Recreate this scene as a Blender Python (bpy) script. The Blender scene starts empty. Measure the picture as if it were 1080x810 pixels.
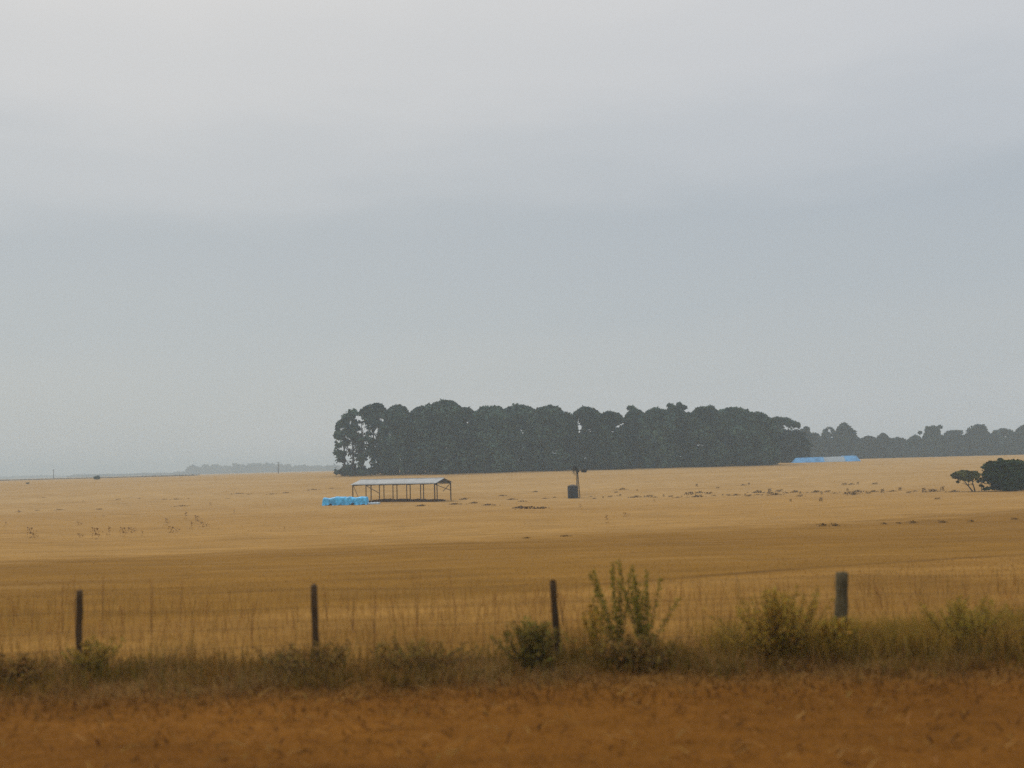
import bpy, math, random
import numpy as np
from mathutils import Matrix, Vector

S = bpy.context.scene
COL = S.collection
R = math.radians

# ------------------------------------------------------------------ camera
EYE = 2.8                       # metres above the verge
FPX = 1000.0                    # focal length in pixels of a 1080 wide frame
cam_data = bpy.data.cameras.new('camera')
cam = bpy.data.objects.new('camera', cam_data)
COL.objects.link(cam)
cam_data.sensor_width = 36.0
cam_data.lens = 36.0 * FPX / 1080.0
cam_data.clip_start = 0.1
cam_data.clip_end = 12000.0
CAM_R = Matrix.Rotation(R(90 + 4.9), 3, 'X') @ Matrix.Rotation(R(-1.49), 3, 'Z')
cam.matrix_world = Matrix.Translation((0, 0, EYE)) @ CAM_R.to_4x4()
cam_data.dof.use_dof = True
cam_data.dof.focus_distance = 250.0
cam_data.dof.aperture_fstop = 0.62
S.camera = cam

# ------------------------------------------------------------------ exposure / cycles
S.view_settings.view_transform = 'Standard'
S.view_settings.look = 'None'
S.view_settings.exposure = 0.0
S.view_settings.gamma = 1.0
S.view_settings.use_curve_mapping = False
S.render.engine = 'CYCLES'
S.cycles.use_denoising = False
S.cycles.max_bounces = 5
S.cycles.diffuse_bounces = 3
S.cycles.glossy_bounces = 2
S.cycles.volume_bounces = 1
S.render.filter_size = 1.9

# ------------------------------------------------------------------ node helpers
class NT:
    def __init__(self, tree):
        self.t = tree; self.n = tree.nodes; self.l = tree.links
    def node(self, typ, ins=None, **props):
        n = self.n.new(typ)
        for k, v in props.items(): setattr(n, k, v)
        for k, v in (ins or {}).items():
            if isinstance(v, bpy.types.NodeSocket): self.l.new(v, n.inputs[k])
            else: n.inputs[k].default_value = v
        return n
    def math(self, op, a, b=0.0, c=0.0, clamp=False):
        return self.node('ShaderNodeMath', {0: a, 1: b, 2: c}, operation=op, use_clamp=clamp).outputs[0]
    def mix(self, fac, a, b, blend='MIX'):
        n = self.node('ShaderNodeMix', data_type='RGBA', blend_type=blend)
        for i, v in ((0, fac), (6, a), (7, b)):
            if isinstance(v, bpy.types.NodeSocket): self.l.new(v, n.inputs[i])
            else: n.inputs[i].default_value = v
        return n.outputs[2]
    def step(self, v, lo, hi):
        n = self.node('ShaderNodeMapRange', {0: v, 1: lo, 2: hi, 3: 0.0, 4: 1.0}, interpolation_type='SMOOTHSTEP')
        return n.outputs[0]
    def noise(self, vec, scale, detail=4.0, rough=0.55):
        return self.node('ShaderNodeTexNoise', {'Vector': vec, 'Scale': scale, 'Detail': detail, 'Roughness': rough}).outputs[0]
    def mapping(self, vec, scale=(1, 1, 1), rot=(0, 0, 0)):
        return self.node('ShaderNodeMapping', {'Vector': vec, 'Scale': scale, 'Rotation': rot}).outputs[0]

def rgba(c): return (c[0], c[1], c[2], 1.0)

# ------------------------------------------------------------------ world: overcast sky
SUN_DIR = Vector((-0.45, 0.55, 0.95)).normalized()
SUN_EL = math.asin(SUN_DIR.z); SUN_ROT = math.atan2(SUN_DIR.x, SUN_DIR.y)
world = bpy.data.worlds.new('World'); S.world = world; world.use_nodes = True
w = NT(world.node_tree); w.n.clear()
sky = w.node('ShaderNodeTexSky', sky_type='NISHITA', sun_disc=False, sun_elevation=SUN_EL,
             sun_rotation=SUN_ROT, air_density=1.0, dust_density=3.0, ozone_density=1.0)
tc = w.node('ShaderNodeTexCoord')
sep = w.node('ShaderNodeSeparateXYZ', {0: tc.outputs['Generated']})
cl = w.noise(w.mapping(tc.outputs['Generated'], (1.0, 1.0, 3.4)), 2.6, 3.0, 0.5)
cl2 = w.noise(w.mapping(tc.outputs['Generated'], (1.0, 1.0, 4.5), (0, 0, 0.6)), 6.0, 4.0, 0.55)
zz = w.math('ADD', sep.outputs[2], w.math('MULTIPLY', w.math('SUBTRACT', cl, 0.5), 0.10))
zz = w.math('ADD', zz, w.math('MULTIPLY', sep.outputs[0], -0.035))
zz = w.math('ADD', zz, w.math('MULTIPLY', w.math('SUBTRACT', cl2, 0.5), 0.055))
ramp = w.node('ShaderNodeValToRGB', {0: zz})
cr = ramp.color_ramp; cr.interpolation = 'EASE'
SKY_STOPS = [(0.0, (.54, .55, .545)), (.09, (.490, .512, .508)), (.165, (.465, .497, .505)),
             (.235, (.458, .492, .508)), (.31, (.535, .555, .562)), (.38, (.610, .614, .608)),
             (.47, (.655, .650, .636)), (1.0, (1.0, .98, .95))]
cr.elements[0].position, cr.elements[0].color = SKY_STOPS[0][0], rgba(SKY_STOPS[0][1])
cr.elements[1].position, cr.elements[1].color = SKY_STOPS[-1][0], rgba(SKY_STOPS[-1][1])
for p_, c_ in SKY_STOPS[1:-1]:
    e_ = cr.elements.new(p_); e_.color = rgba(c_)
over = w.node('ShaderNodeVectorMath', {0: ramp.outputs[0], 3: 10.4}, operation='SCALE').outputs[0]
over = w.mix(w.step(sep.outputs[0], -.3, .6), over, w.mix(1.0, over, (.965, .985, 1.025, 1), 'MULTIPLY'))
mixed = w.mix(0.92, sky.outputs[0], over)
bg = w.node('ShaderNodeBackground', {0: mixed, 1: 0.1})
wo = w.node('ShaderNodeOutputWorld', {0: bg.outputs[0]})

sun_data = bpy.data.lights.new('sun', 'SUN')
sun_data.energy = 1.0; sun_data.angle = R(14); sun_data.color = (1.0, .95, .86)
sun = bpy.data.objects.new('sun', sun_data); COL.objects.link(sun)
sun.rotation_euler = SUN_DIR.to_track_quat('Z', 'Y').to_euler()

# ------------------------------------------------------------------ terrain profile (height below the eye by distance)
PROF = [(-300, None), (8, 350), (14, 200), (18, 155.5), (26, 115), (40, 93), (60, 78), (90, 60), (120, 49), (150, 41.5),
        (180, 35), (210, 25.5), (250, 16), (300, 9.5), (340, 5.5), (400, 3.6), (600, 2.3), (1000, 1.4), (3400, .41)]
PD = np.array([p[0] for p in PROF], float)
PZ = np.array([0.0 if p[1] is None else EYE - p[1] * p[0] / 1000.0 for p in PROF])
_xs = np.concatenate([np.arange(-300, 500, 1.0), np.arange(500, 3401, 10.0)])
_zs = np.interp(_xs, PD, PZ)
_sm = np.interp(np.arange(-320, 521, 1.0), PD, PZ)
_k = np.ones(15) / 15
_smf = np.convolve(np.convolve(_sm, _k, 'same'), _k, 'same')
_near = np.arange(-320, 521, 1.0)
def prof(y):
    y = np.asarray(y, float)
    z = np.interp(y, PD, PZ)
    zs = np.interp(y, _near[20:-20], _smf[20:-20])
    t = np.clip((y - 12) / 10, 0, 1) * np.clip((480 - y) / 40, 0, 1)
    return z * (1 - t) + zs * t
def gz(x, y):
    x = np.asarray(x, float); y = np.asarray(y, float)
    a = np.clip((y - 5) / 80, 0.12, 1) * np.clip((320 - y) / 80, 0, 1)
    und = (np.sin(x * .11 + y * .023) + np.sin(x * .047 - y * .061 + 1.3) + .6 * np.sin(x * .31 + y * .19)) * .09
    return prof(y) + a * und
def at(px, py, depth):
    d = CAM_R @ Vector(((px - 540) / FPX, -(py - 405) / FPX, -1.0))
    return Vector((0, 0, EYE)) + d * (depth / d.y)
def xat(px, depth):                 # world x of a picture column at a distance, near the horizon
    return at(px, 495, depth).x
def ground_at(px, py):
    d = CAM_R @ Vector(((px - 540) / FPX, -(py - 405) / FPX, -1.0))
    t = 4.0
    while t < 3300:
        p = Vector((0, 0, EYE)) + d * t
        if p.z < float(gz(p.x, p.y)): return p
        t *= 1.004
    return p

# ------------------------------------------------------------------ mesh helpers
class MB:
    def __init__(self): self.v = []; self.f = []
    def add(self, verts, faces):
        b = len(self.v); self.v.extend([tuple(p) for p in verts])
        self.f.extend([tuple(i + b for i in f) for f in faces]); return self
    def box(self, c, s, m=None):
        cx, cy, cz = c; sx, sy, sz = s[0] / 2, s[1] / 2, s[2] / 2
        vs = [Vector((cx + a * sx, cy + b * sy, cz + d * sz)) for d in (-1, 1) for a, b in ((-1, -1), (1, -1), (1, 1), (-1, 1))]
        if m is not None: vs = [m @ p for p in vs]
        return self.add(vs, [(3, 2, 1, 0), (4, 5, 6, 7), (0, 1, 5, 4), (1, 2, 6, 5), (2, 3, 7, 6), (3, 0, 4, 7)])
    def tube(self, pts, radii, sides=8, cap=True):
        pts = [Vector(p) for p in pts]; n = len(pts); vs = []; fs = []
        for i, p in enumerate(pts):
            d = (pts[min(i + 1, n - 1)] - pts[max(i - 1, 0)]).normalized()
            a = d.cross(Vector((0.31, .91, .17)) if abs(d.z) > .8 else Vector((0, 0, 1))).normalized(); b = d.cross(a)
            for k in range(sides):
                an = 2 * math.pi * k / sides
                vs.append(p + (a * math.cos(an) + b * math.sin(an)) * radii[i])
        for i in range(n - 1):
            for k in range(sides):
                fs.append((i * sides + k, i * sides + (k + 1) % sides, (i + 1) * sides + (k + 1) % sides, (i + 1) * sides + k))
        if cap:
            fs.append(tuple(range(sides))[::-1]); fs.append(tuple((n - 1) * sides + k for k in range(sides)))
        return self.add(vs, fs)
    def bar(self, p, q, wdt=.08):
        return self.tube([p, q], [wdt * .707, wdt * .707], 4)
    def build(self, name, mat, parent=None, smooth=False):
        me = bpy.data.meshes.new(name); me.from_pydata(self.v, [], self.f); me.update()
        return link(name, me, mat, parent, smooth)

def link(name, me, mat, parent=None, smooth=False):
    me.materials.append(mat)
    if smooth: me.polygons.foreach_set('use_smooth', [True] * len(me.polygons))
    o = bpy.data.objects.new(name, me); COL.objects.link(o)
    if parent is not None: o.parent = parent
    return o

def quads_mesh(name, Q, mat, parent=None, cols=None):
    """Q: (n,k,3) array of k-gons"""
    Q = np.asarray(Q, np.float32); n, k = Q.shape[:2]
    me = bpy.data.meshes.new(name)
    me.vertices.add(n * k); me.vertices.foreach_set('co', Q.reshape(-1))
    if k == 5:                      # a bent blade: a quad and the tip triangle
        li = (np.arange(n, dtype=np.int32)[:, None] * 5 + np.array([0, 1, 2, 4, 2, 3, 4], np.int32)).reshape(-1)
        ls = (np.arange(n, dtype=np.int32)[:, None] * 7 + np.array([0, 4], np.int32)).reshape(-1)
    else:
        li = np.arange(n * k, dtype=np.int32); ls = np.arange(0, n * k, k, dtype=np.int32)
    me.loops.add(len(li)); me.loops.foreach_set('vertex_index', li)
    me.polygons.add(len(ls)); me.polygons.foreach_set('loop_start', ls)
    me.update(calc_edges=True)
    me.polygons.foreach_set('use_smooth', [False] * len(ls))
    if cols is not None:
        a = me.attributes.new('tint', 'FLOAT_COLOR', 'POINT')
        c = np.ones((n, k, 4), np.float32); c[:, :, :3] = np.asarray(cols, np.float32)[:, None, :]
        a.data.foreach_set('color', c.reshape(-1))
    return link(name, me, mat, parent)

def tag(o, label=None, cat=None, group=None, kind=None):
    if label: o['label'] = label
    if cat: o['category'] = cat
    if group: o['group'] = group
    if kind: o['kind'] = kind
    return o
def empty(name, loc, rz=0.0):
    o = bpy.data.objects.new(name, None); COL.objects.link(o); o.location = loc; o.rotation_euler.z = rz
    o.empty_display_size = .3
    return o

# ------------------------------------------------------------------ materials
def mat(name, color, rough=.85, var=.25, scale=2.0, metal=0.0, stretch=(1, 1, 1), bump=0.0, spec=.3, vary=0.0):
    m = bpy.data.materials.new(name); m.use_nodes = True
    t = NT(m.node_tree); b = t.n['Principled BSDF']
    g = t.node('ShaderNodeTexCoord')
    v = t.mapping(g.outputs['Object'], stretch)
    n1 = t.noise(v, scale, 5.0, .6); n2 = t.noise(v, scale * 5.3, 3.0, .6)
    f = t.math('ADD', t.math('MULTIPLY', n1, .65), t.math('MULTIPLY', n2, .35))
    f = t.step(f, .32, .68)
    c = t.mix(f, rgba([x * (1 - var) for x in color]), rgba([x * (1 + var) for x in color]))
    if vary:
        oi = t.node('ShaderNodeObjectInfo')
        k = t.node('ShaderNodeMapRange', {0: oi.outputs['Random'], 1: 0.0, 2: 1.0, 3: 1 - vary, 4: 1 + vary}).outputs[0]
        c = t.node('ShaderNodeVectorMath', {0: c, 3: k}, operation='SCALE').outputs[0]
    t.l.new(c, b.inputs['Base Color'])
    b.inputs['Roughness'].default_value = rough; b.inputs['Metallic'].default_value = metal
    b.inputs['Specular IOR Level'].default_value = spec
    if bump:
        bn = t.node('ShaderNodeBump', {'Height': f, 'Strength': bump, 'Distance': .03})
        t.l.new(bn.outputs[0], b.inputs['Normal'])
    return m
def tint_mat(name, translucent=.25):
    m = bpy.data.materials.new(name); m.use_nodes = True
    t = NT(m.node_tree); b = t.n['Principled BSDF']
    a = t.node('ShaderNodeAttribute', attribute_name='tint')
    t.l.new(a.outputs['Color'], b.inputs['Base Color'])
    b.inputs['Roughness'].default_value = .9; b.inputs['Specular IOR Level'].default_value = .1
    if translucent:
        tr = t.node('ShaderNodeBsdfTranslucent', {0: a.outputs['Color']})
        mx = t.node('ShaderNodeMixShader', {0: translucent, 1: b.outputs[0], 2: tr.outputs[0]})
        t.l.new(mx.outputs[0], t.n['Material Output'].inputs[0])
    return m

M = dict(
    pine=mat('pine_foliage', (.046, .078, .056), .95, .8, .16, spec=.1, vary=.3),
    gum=mat('gum_foliage', (.038, .058, .042), .95, .6, .2, spec=.1, vary=.3),
    bush=mat('bush_foliage', (.030, .053, .015), .95, .6, .9, spec=.1),
    sparse=mat('sparse_foliage', (.10, .105, .032), .95, .5, 1.2, spec=.1),
    bark=mat('bark', (.055, .042, .034), .95, .3, 1.5),
    greybark=mat('pale_bark', (.12, .095, .07), .95, .3, 2.5),
    straw=mat('straw_stem', (.30, .165, .055), .95, .3, 5.0, spec=.1),
    scrub=mat('scrub_foliage', (.13, .10, .065), .95, .4, .3, spec=.1),
    mill=mat('dark_mill_iron', (.022, .020, .018), .7, .3, 2.0, metal=.2),
    zinc=mat('weathered_zinc', (.40, .41, .41), .62, .12, .5, metal=.25, stretch=(1, .3, 1)),
    steel=mat('dark_steel', (.07, .06, .05), .7, .3, 2.0, metal=.3),
    timber=mat('shed_timber', (.10, .065, .040), .9, .3, 3.0),
    bluetarp=mat('blue_tarp', (.055, .46, .84), .36, .5, 1.3, spec=.6, bump=.8),
    paletarp=mat('pale_blue_tarp', (.15, .43, .80), .5, .3, .35, spec=.4),
    greytarp=mat('grey_tarp', (.40, .47, .52), .55, .15, .3, spec=.4),
    hay=mat('hay', (.40, .29, .13), .95, .3, 2.0),
    tank=mat('dark_tank_plastic', (.030, .032, .036), .6, .2, 1.0),
    post=mat('weathered_post_wood', (.075, .045, .020), .95, .5, 9.0, stretch=(1, 1, .2), bump=.5),
    strainer=mat('grey_green_strainer_wood', (.130, .103, .052), .95, .45, 7.0, stretch=(1, 1, .2), bump=.5),
    wire=mat('rusty_wire', (.16, .10, .05), .7, .3, 20.0, metal=.4),
    poles=mat('grey_pole_wood', (.09, .08, .07), .9, .2, 1.0),
    blades=tint_mat('grass_blades', .4),
    leaves=tint_mat('weed_leaves', .45),
)

# ------------------------------------------------------------------ ground
def make_ground_material():
    m = bpy.data.materials.new('paddock_ground'); m.use_nodes = True
    t = NT(m.node_tree); b = t.n['Principled BSDF']
    pos = t.node('ShaderNodeNewGeometry').outputs['Position']
    s = t.node('ShaderNodeSeparateXYZ', {0: pos}); X, Y = s.outputs[0], s.outputs[1]
    flat = t.node('ShaderNodeCombineXYZ', {0: X, 1: Y, 2: 0.0}).outputs[0]
    n_big = t.noise(t.mapping(flat, (.35, 1, 1)), .045, 4.0, .55)
    n_mid = t.noise(t.mapping(flat, (.5, 1, 1)), .35, 5.0, .6)
    n_fine = t.noise(t.mapping(flat, (.16, 1, 1)), 5.5, 4.0, .6)
    n_tiny = t.noise(t.mapping(flat, (.22, 1, 1)), 26.0, 3.0, .7)
    warp = t.math('MULTIPLY', t.math('SUBTRACT', n_mid, .5), 1.0)
    # field edge: line through two ground points
    A = ground_at(0, 592); B = ground_at(1080, 537)
    k = (B.y - A.y) / (B.x - A.x)
    edge = t.math('SUBTRACT', t.math('SUBTRACT', Y, A.y), t.math('MULTIPLY', t.math('SUBTRACT', X, A.x), k))
    edge = t.math('ADD', edge, t.math('MULTIPLY', warp, 14.0))
    C = ground_at(690, 612); D = ground_at(1080, 585)
    k2 = (D.y - C.y) / (D.x - C.x)
    e2 = t.math('SUBTRACT', t.math('SUBTRACT', Y, C.y), t.math('MULTIPLY', t.math('SUBTRACT', X, C.x), k2))
    yw = t.math('ADD', Y, t.math('MULTIPLY', warp, 1.1))
    soil = t.mix(t.step(n_mid, .3, .7), rgba((.165, .066, .0095)), rgba((.195, .080, .0120)))
    straw = t.mix(t.step(n_mid, .35, .65), rgba((.265, .136, .029)), rgba((.315, .168, .040)))
    ochre = t.mix(t.step(n_big, .35, .65), rgba((.230, .116, .020)), rgba((.262, .136, .026)))
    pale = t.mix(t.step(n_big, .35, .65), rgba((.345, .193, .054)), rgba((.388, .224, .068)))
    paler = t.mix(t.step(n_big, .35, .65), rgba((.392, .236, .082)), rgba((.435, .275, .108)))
    litter = rgba((.185, .094, .024))
    c = t.mix(t.step(yw, 11.6, 12.7), soil, litter)
    c = t.mix(t.step(yw, 13.3, 14.6), c, straw)
    c = t.mix(t.step(e2, -1.5, .2), c, ochre)
    c = t.mix(t.step(edge, -9.0, 6.0), c, pale)
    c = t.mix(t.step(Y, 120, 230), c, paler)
    # the thin dark track line through the stubble
    ln = t.math('MULTIPLY', t.step(e2, -.45, -.05), t.math('SUBTRACT', 1.0, t.step(e2, .05, .6)))
    ln = t.math('MULTIPLY', ln, t.math('MULTIPLY', t.step(X, -2.0, 6.0), t.step(n_mid, .3, .6)))
    c = t.mix(t.math('MULTIPLY', ln, .65), c, rgba((.10, .052, .018)))
    # trampled dark streaks out by the shed and the trough
    st = t.noise(t.mapping(flat, (.10, .42, 1)), .55, 4.0, .6)
    zone = t.math('MULTIPLY', t.step(Y, 118, 150), t.math('SUBTRACT', 1.0, t.step(Y, 225, 290)))
    c = t.mix(t.math('MULTIPLY', t.math('MULTIPLY', t.step(st, .60, .72), zone), .5), c, rgba((.20, .115, .045)))
    st3 = t.noise(t.mapping(flat, (.06, .5, 1)), .9, 3.0, .6)
    z3 = t.math('MULTIPLY', t.step(Y, 20, 30), t.math('SUBTRACT', 1.0, t.step(Y, 60, 120)))
    c = t.mix(t.math('MULTIPLY', t.math('MULTIPLY', t.step(st3, .52, .7), z3), .30), c, rgba((.19, .10, .033)))
    st4 = t.noise(t.mapping(flat, (.08, .6, 1)), 1.1, 3.0, .6)
    c = t.mix(t.math('MULTIPLY', t.math('MULTIPLY', t.step(st4, .56, .7), z3), .30), c, rgba((.36, .225, .090)))
    mo = t.noise(t.mapping(flat, (.22, .8, 1)), .8, 5.0, .65)
    mo = t.math('ADD', t.math('MULTIPLY', mo, .6), t.math('MULTIPLY', n_mid, .4))
    c = t.node('ShaderNodeVectorMath', {0: c, 3: t.node('ShaderNodeMapRange', {0: mo, 1: .3, 2: .7, 3: .72, 4: 1.26}).outputs[0]}, operation='SCALE').outputs[0]
    # grain
    g = t.math('ADD', t.math('MULTIPLY', n_fine, .55), t.math('MULTIPLY', n_tiny, .45))
    gv = t.node('ShaderNodeMapRange', {0: g, 1: .3, 2: .7, 3: .78, 4: 1.2}).outputs[0]
    c = t.node('ShaderNodeVectorMath', {0: c, 3: gv}, operation='SCALE').outputs[0]
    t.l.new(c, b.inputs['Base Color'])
    b.inputs['Roughness'].default_value = 1.0; b.inputs['Specular IOR Level'].default_value = .05
    bn = t.node('ShaderNodeBump', {'Height': g, 'Strength': .2, 'Distance': .03})
    t.l.new(bn.outputs[0], b.inputs['Normal'])
    return m

def make_ground():
    ys = np.concatenate([np.arange(-120, 6, 9.0), np.arange(6, 40, .7), np.arange(40, 130, 2.5), np.arange(130, 420, 5.0),
                         np.geomspace(420, 3400, 30)])
    half = np.concatenate([np.arange(0, 40, 1.6), np.arange(40, 260, 8.0), np.geomspace(260, 2400, 18)])
    xs = np.concatenate([-half[:0:-1], half])
    XX, YY = np.meshgrid(xs, ys)
    ZZ = gz(XX, YY)
    nx, ny = len(xs), len(ys)
    V = np.stack([XX, YY, ZZ], -1).reshape(-1, 3)
    F = [(j * nx + i, j * nx + i + 1, (j + 1) * nx + i + 1, (j + 1) * nx + i) for j in range(ny - 1) for i in range(nx - 1)]
    me = bpy.data.meshes.new('ground'); me.from_pydata(V.tolist(), [], F); me.update()
    tag(link('ground', me, make_ground_material(), smooth=True), kind='structure')
make_ground()

# ------------------------------------------------------------------ haze
def make_haze():
    m = bpy.data.materials.new('summer_haze'); m.use_nodes = True
    t = NT(m.node_tree); t.n.clear()
    v = t.node('ShaderNodeVolumePrincipled', {'Color': (.70, .855, .985, 1.0), 'Density': HAZE, 'Anisotropy': 0.0})
    o = t.node('ShaderNodeOutputMaterial'); t.l.new(v.outputs[0], o.inputs['Volume'])
    x, y0, y1, z0, z1 = 2450.0, -130.0, 3450.0, -5.2, 34.0
    mb = MB().box((0, (y0 + y1) / 2, (z0 + z1) / 2), (2 * x, y1 - y0, z1 - z0))
    tag(mb.build('haze', m), kind='stuff')
HAZE = 0.00072
make_haze()

# ------------------------------------------------------------------ trees
def leaf_quads(C, N, size, rng, jit=.8):
    n = len(C)
    N = N + rng.normal(0, jit, (n, 3)); N /= np.linalg.norm(N, axis=1, keepdims=True) + 1e-9
    A = np.cross(N, rng.normal(0, 1, (n, 3))); A /= np.linalg.norm(A, axis=1, keepdims=True) + 1e-9
    B = np.cross(N, A)
    sa = size * rng.uniform(.55, 1.25, (n, 1)); sb = size * rng.uniform(.35, .8, (n, 1))
    A *= sa; B *= sb
    return np.stack([C - A - B * .3, C - B, C + A + B * .2, C + B], 1)

def crown_lumps(rng, W, D, H, lo, n, flat, drop=.5, shell=.75):
    """lump centres of a broad crown: width W, depth D, from lo to H; flat: exponent of the dome"""
    L = []
    while len(L) < n:
        u, v = rng.uniform(-1, 1, 2)
        r = math.hypot(u, v)
        if r > 1: continue
        top = lo + max(H - lo, .05) * (1 - drop * r ** flat)
        if rng.uniform() < shell: z = top - rng.uniform(0, .10) * (H - lo)
        else: z = rng.uniform(lo, top)
        L.append((u * W / 2, v * D / 2, z))
    return np.array(L)

def make_tree(name, label, px, top, wpx, depth, lo=.08, flat=3.0, lumps=100, leaf=.75, per=70, mat_='pine', holes=(),
              rl=.105, group=None, cat='tree', trunks=1, seed=0, squash=.75, wall=True, trunk_r=.45, lean=0.0, bark='bark', extra=(), shell_n=0, drop=.5, trunk_at=None, hole_pad=.38, wtop=.8):
    rng = np.random.default_rng(seed + 11)
    x = xat(px, depth); zb = float(gz(x, depth)); H = at(px, top, depth).z - zb
    W = wpx / FPX * depth; D = W * rng.uniform(.85, 1.1)
    root = empty(name, (x, depth, zb)); tag(root, label, cat, group)
    r0 = rl * W
    L = crown_lumps(rng, W - 1.3 * r0, D - 1.3 * r0, H - r0 * squash * .9, lo * H + r0 * squash * .7, lumps, flat, drop)
    rad = r0 * rng.uniform(.7, 1.2, len(L))
    if wall:                        # skirts that hang down the sides
        k = int(lumps * 1.3)
        an = rng.uniform(0, 2 * math.pi, k)
        rr = rng.uniform(.55, .97, k)
        zz = np.where(rng.uniform(0, 1, k) < .3, lo * H + rng.uniform(.1, .5, k) * r0, rng.uniform(lo, wtop, k) * H + r0 * .4)
        L2 = np.stack([np.cos(an) * rr * (W / 2 - r0 * .6), np.sin(an) * rr * (D / 2 - r0 * .6), zz], 1)
        L = np.concatenate([L, L2]); rad = np.concatenate([rad, r0 * rng.uniform(.6, 1.0, k)])
    for (ex, ey, er) in extra:      # extra boughs given in picture columns/rows
        p = at(ex, ey, depth); L = np.concatenate([L, [[p.x - x, rng.uniform(-1, 1), p.z - zb]]])
        rad = np.concatenate([rad, [er / FPX * depth]])
    n = per * len(L)
    idx = np.repeat(np.arange(len(L)), per)
    N = rng.normal(0, 1, (n, 3)); N /= np.linalg.norm(N, axis=1, keepdims=True)
    N[:, 2] = np.where(rng.uniform(0, 1, n) < .55, np.abs(N[:, 2]), N[:, 2])
    rr = rng.uniform(.45, 1.0, (n, 1)) ** .6 * (1 + rng.normal(0, .10, (n, 1)))
    C = L[idx] + N * rr * rad[idx][:, None] * np.array([1, 1, squash])
    C[:, 2] = np.maximum(C[:, 2], .25 + leaf * .4)
    if shell_n:
        u = rng.uniform(-1, 1, (shell_n * 2, 2)); r = np.hypot(u[:, 0], u[:, 1]); u, r = u[r < 1], r[r < 1]
        wob = 1 + .06 * np.sin(u[:, 0] * 6 + seed) * np.cos(u[:, 1] * 5 + seed * 2)
        zt = lo * H + (H * .985 - leaf * .5 - lo * H) * (1 - (drop - .04) * (r * wob) ** flat)
        zt -= np.where(r > .86, rng.uniform(0, .5, len(r)) * (H - lo * H), rng.uniform(0, .06, len(r)) * H)
        Cs = np.stack([u[:, 0] * (W / 2 - leaf * .4), u[:, 1] * (D / 2 - leaf * .4), zt], 1)
        Ns = np.stack([u[:, 0] * .8, u[:, 1] * .8, np.full(len(u), .8)], 1)
        C = np.concatenate([C, Cs]); N = np.concatenate([N, Ns]); n = len(C)
    keep = np.ones(n, bool)
    for (hx, hy, hrx, hry) in holes:
        h = at(hx, hy, depth)
        ax = (C[:, 0] + x - h.x) / (hrx / FPX * depth + leaf * hole_pad); az = (C[:, 2] + zb - h.z) / (hry / FPX * depth + leaf * hole_pad)
        q = np.sqrt(ax ** 2 + az ** 2) * (1 + .25 * np.sin(7 * np.arctan2(az, ax) + hx)) + rng.normal(0, .10, n)
        keep &= q > 1
    C, N = C[keep], N[keep]
    Q = leaf_quads(C, N, leaf, rng)
    crown = quads_mesh('crown', Q, M[mat_], root)
    # trunk(s) with limbs
    for k in range(trunks):
        mb = MB()
        ox = 0 if trunks == 1 else (k / (trunks - 1) - .5) * W * .45
        ln_ = lean
        if trunk_at: ox, ln_ = trunk_at[k][0] * W, trunk_at[k][1]
        oy = rng.uniform(-.1, .1) * D if trunks > 1 else 0
        hh = H * (.72 if wall else .78)
        pts = [Vector((ox + ln_ * t * H + rng.normal(0, .12) * (t > 0) * trunk_r * 2, oy + rng.normal(0, .1) * (t > 0), -.15 + t * hh)) for t in (0, .08, .3, .6, 1)]
        mb.tube(pts, [trunk_r * 1.35, trunk_r, trunk_r * .85, trunk_r * .6, trunk_r * .25], 8)
        sel = L[rng.permutation(len(L))[:8]]
        for q in sel:
            a = pts[2].lerp(pts[4], rng.uniform(0, .75)); b_ = Vector(q)
            mid = a.lerp(b_, .5) + Vector((0, 0, -.04 * H))
            mb.tube([a, mid, b_], [trunk_r * .38, trunk_r * .25, trunk_r * .08], 5)
        mb.build('trunk', M[bark], root, True)
    return root

GROVE = 'dark pines of the grove'
HOLES = [(369, 470, 1.2, 5), (394, 452, 1.5, 4), (366, 461, 3.0, 1.0), (383, 453, 5.8, 9.0), (378, 441, 4.5, 3.5), (404, 443.5, 3.0, 2.2), (410, 457, 3.0, 2.6), (381, 466, 3.0, 1.6), (397, 462, 1.6, 3.5),
         (409, 470, 1.4, 2.6), (371, 479, 2.6, 4.0), (365, 484, 2.6, 2.2), (376.5, 490, 2.3, 8), (386, 490, 2.3, 9), (391, 489, 1.2, 7),
         (383, 477, 1.6, 2.2), (359, 466, 2.2, 1.2), (362, 474, 3.0, 1.8), (361, 452, 4.0, 1.0), (359, 489, 3.0, 1.6), (374, 472, 1.6, 1.4),
         (460, 447, 1.6, 2.4), (493, 445.5, 1.8, 3.2), (610, 445, 1.7, 6.5), (612, 450, 3.8, 3.6), (611, 456, 2.4, 2.2), (623, 453, 1.6, 2.6),
         (629, 456, 1.5, 1.6), (651, 450, 4.2, 2.0), (644, 455, 1.6, 1.3), (657, 447, 2.0, 1.6), (668, 445, 2.3, 1.9), (685, 452, 1.6, 1.1),
         (404, 497, 2.4, 1.2), (420, 496.5, 5.0, 1.7), (431, 496.5, 2.6, 1.4), (448, 496, 2.8, 1.3),
         (456, 496, 2.0, 1.5), (462, 495.5, 1.8, 1.4)]
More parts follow.
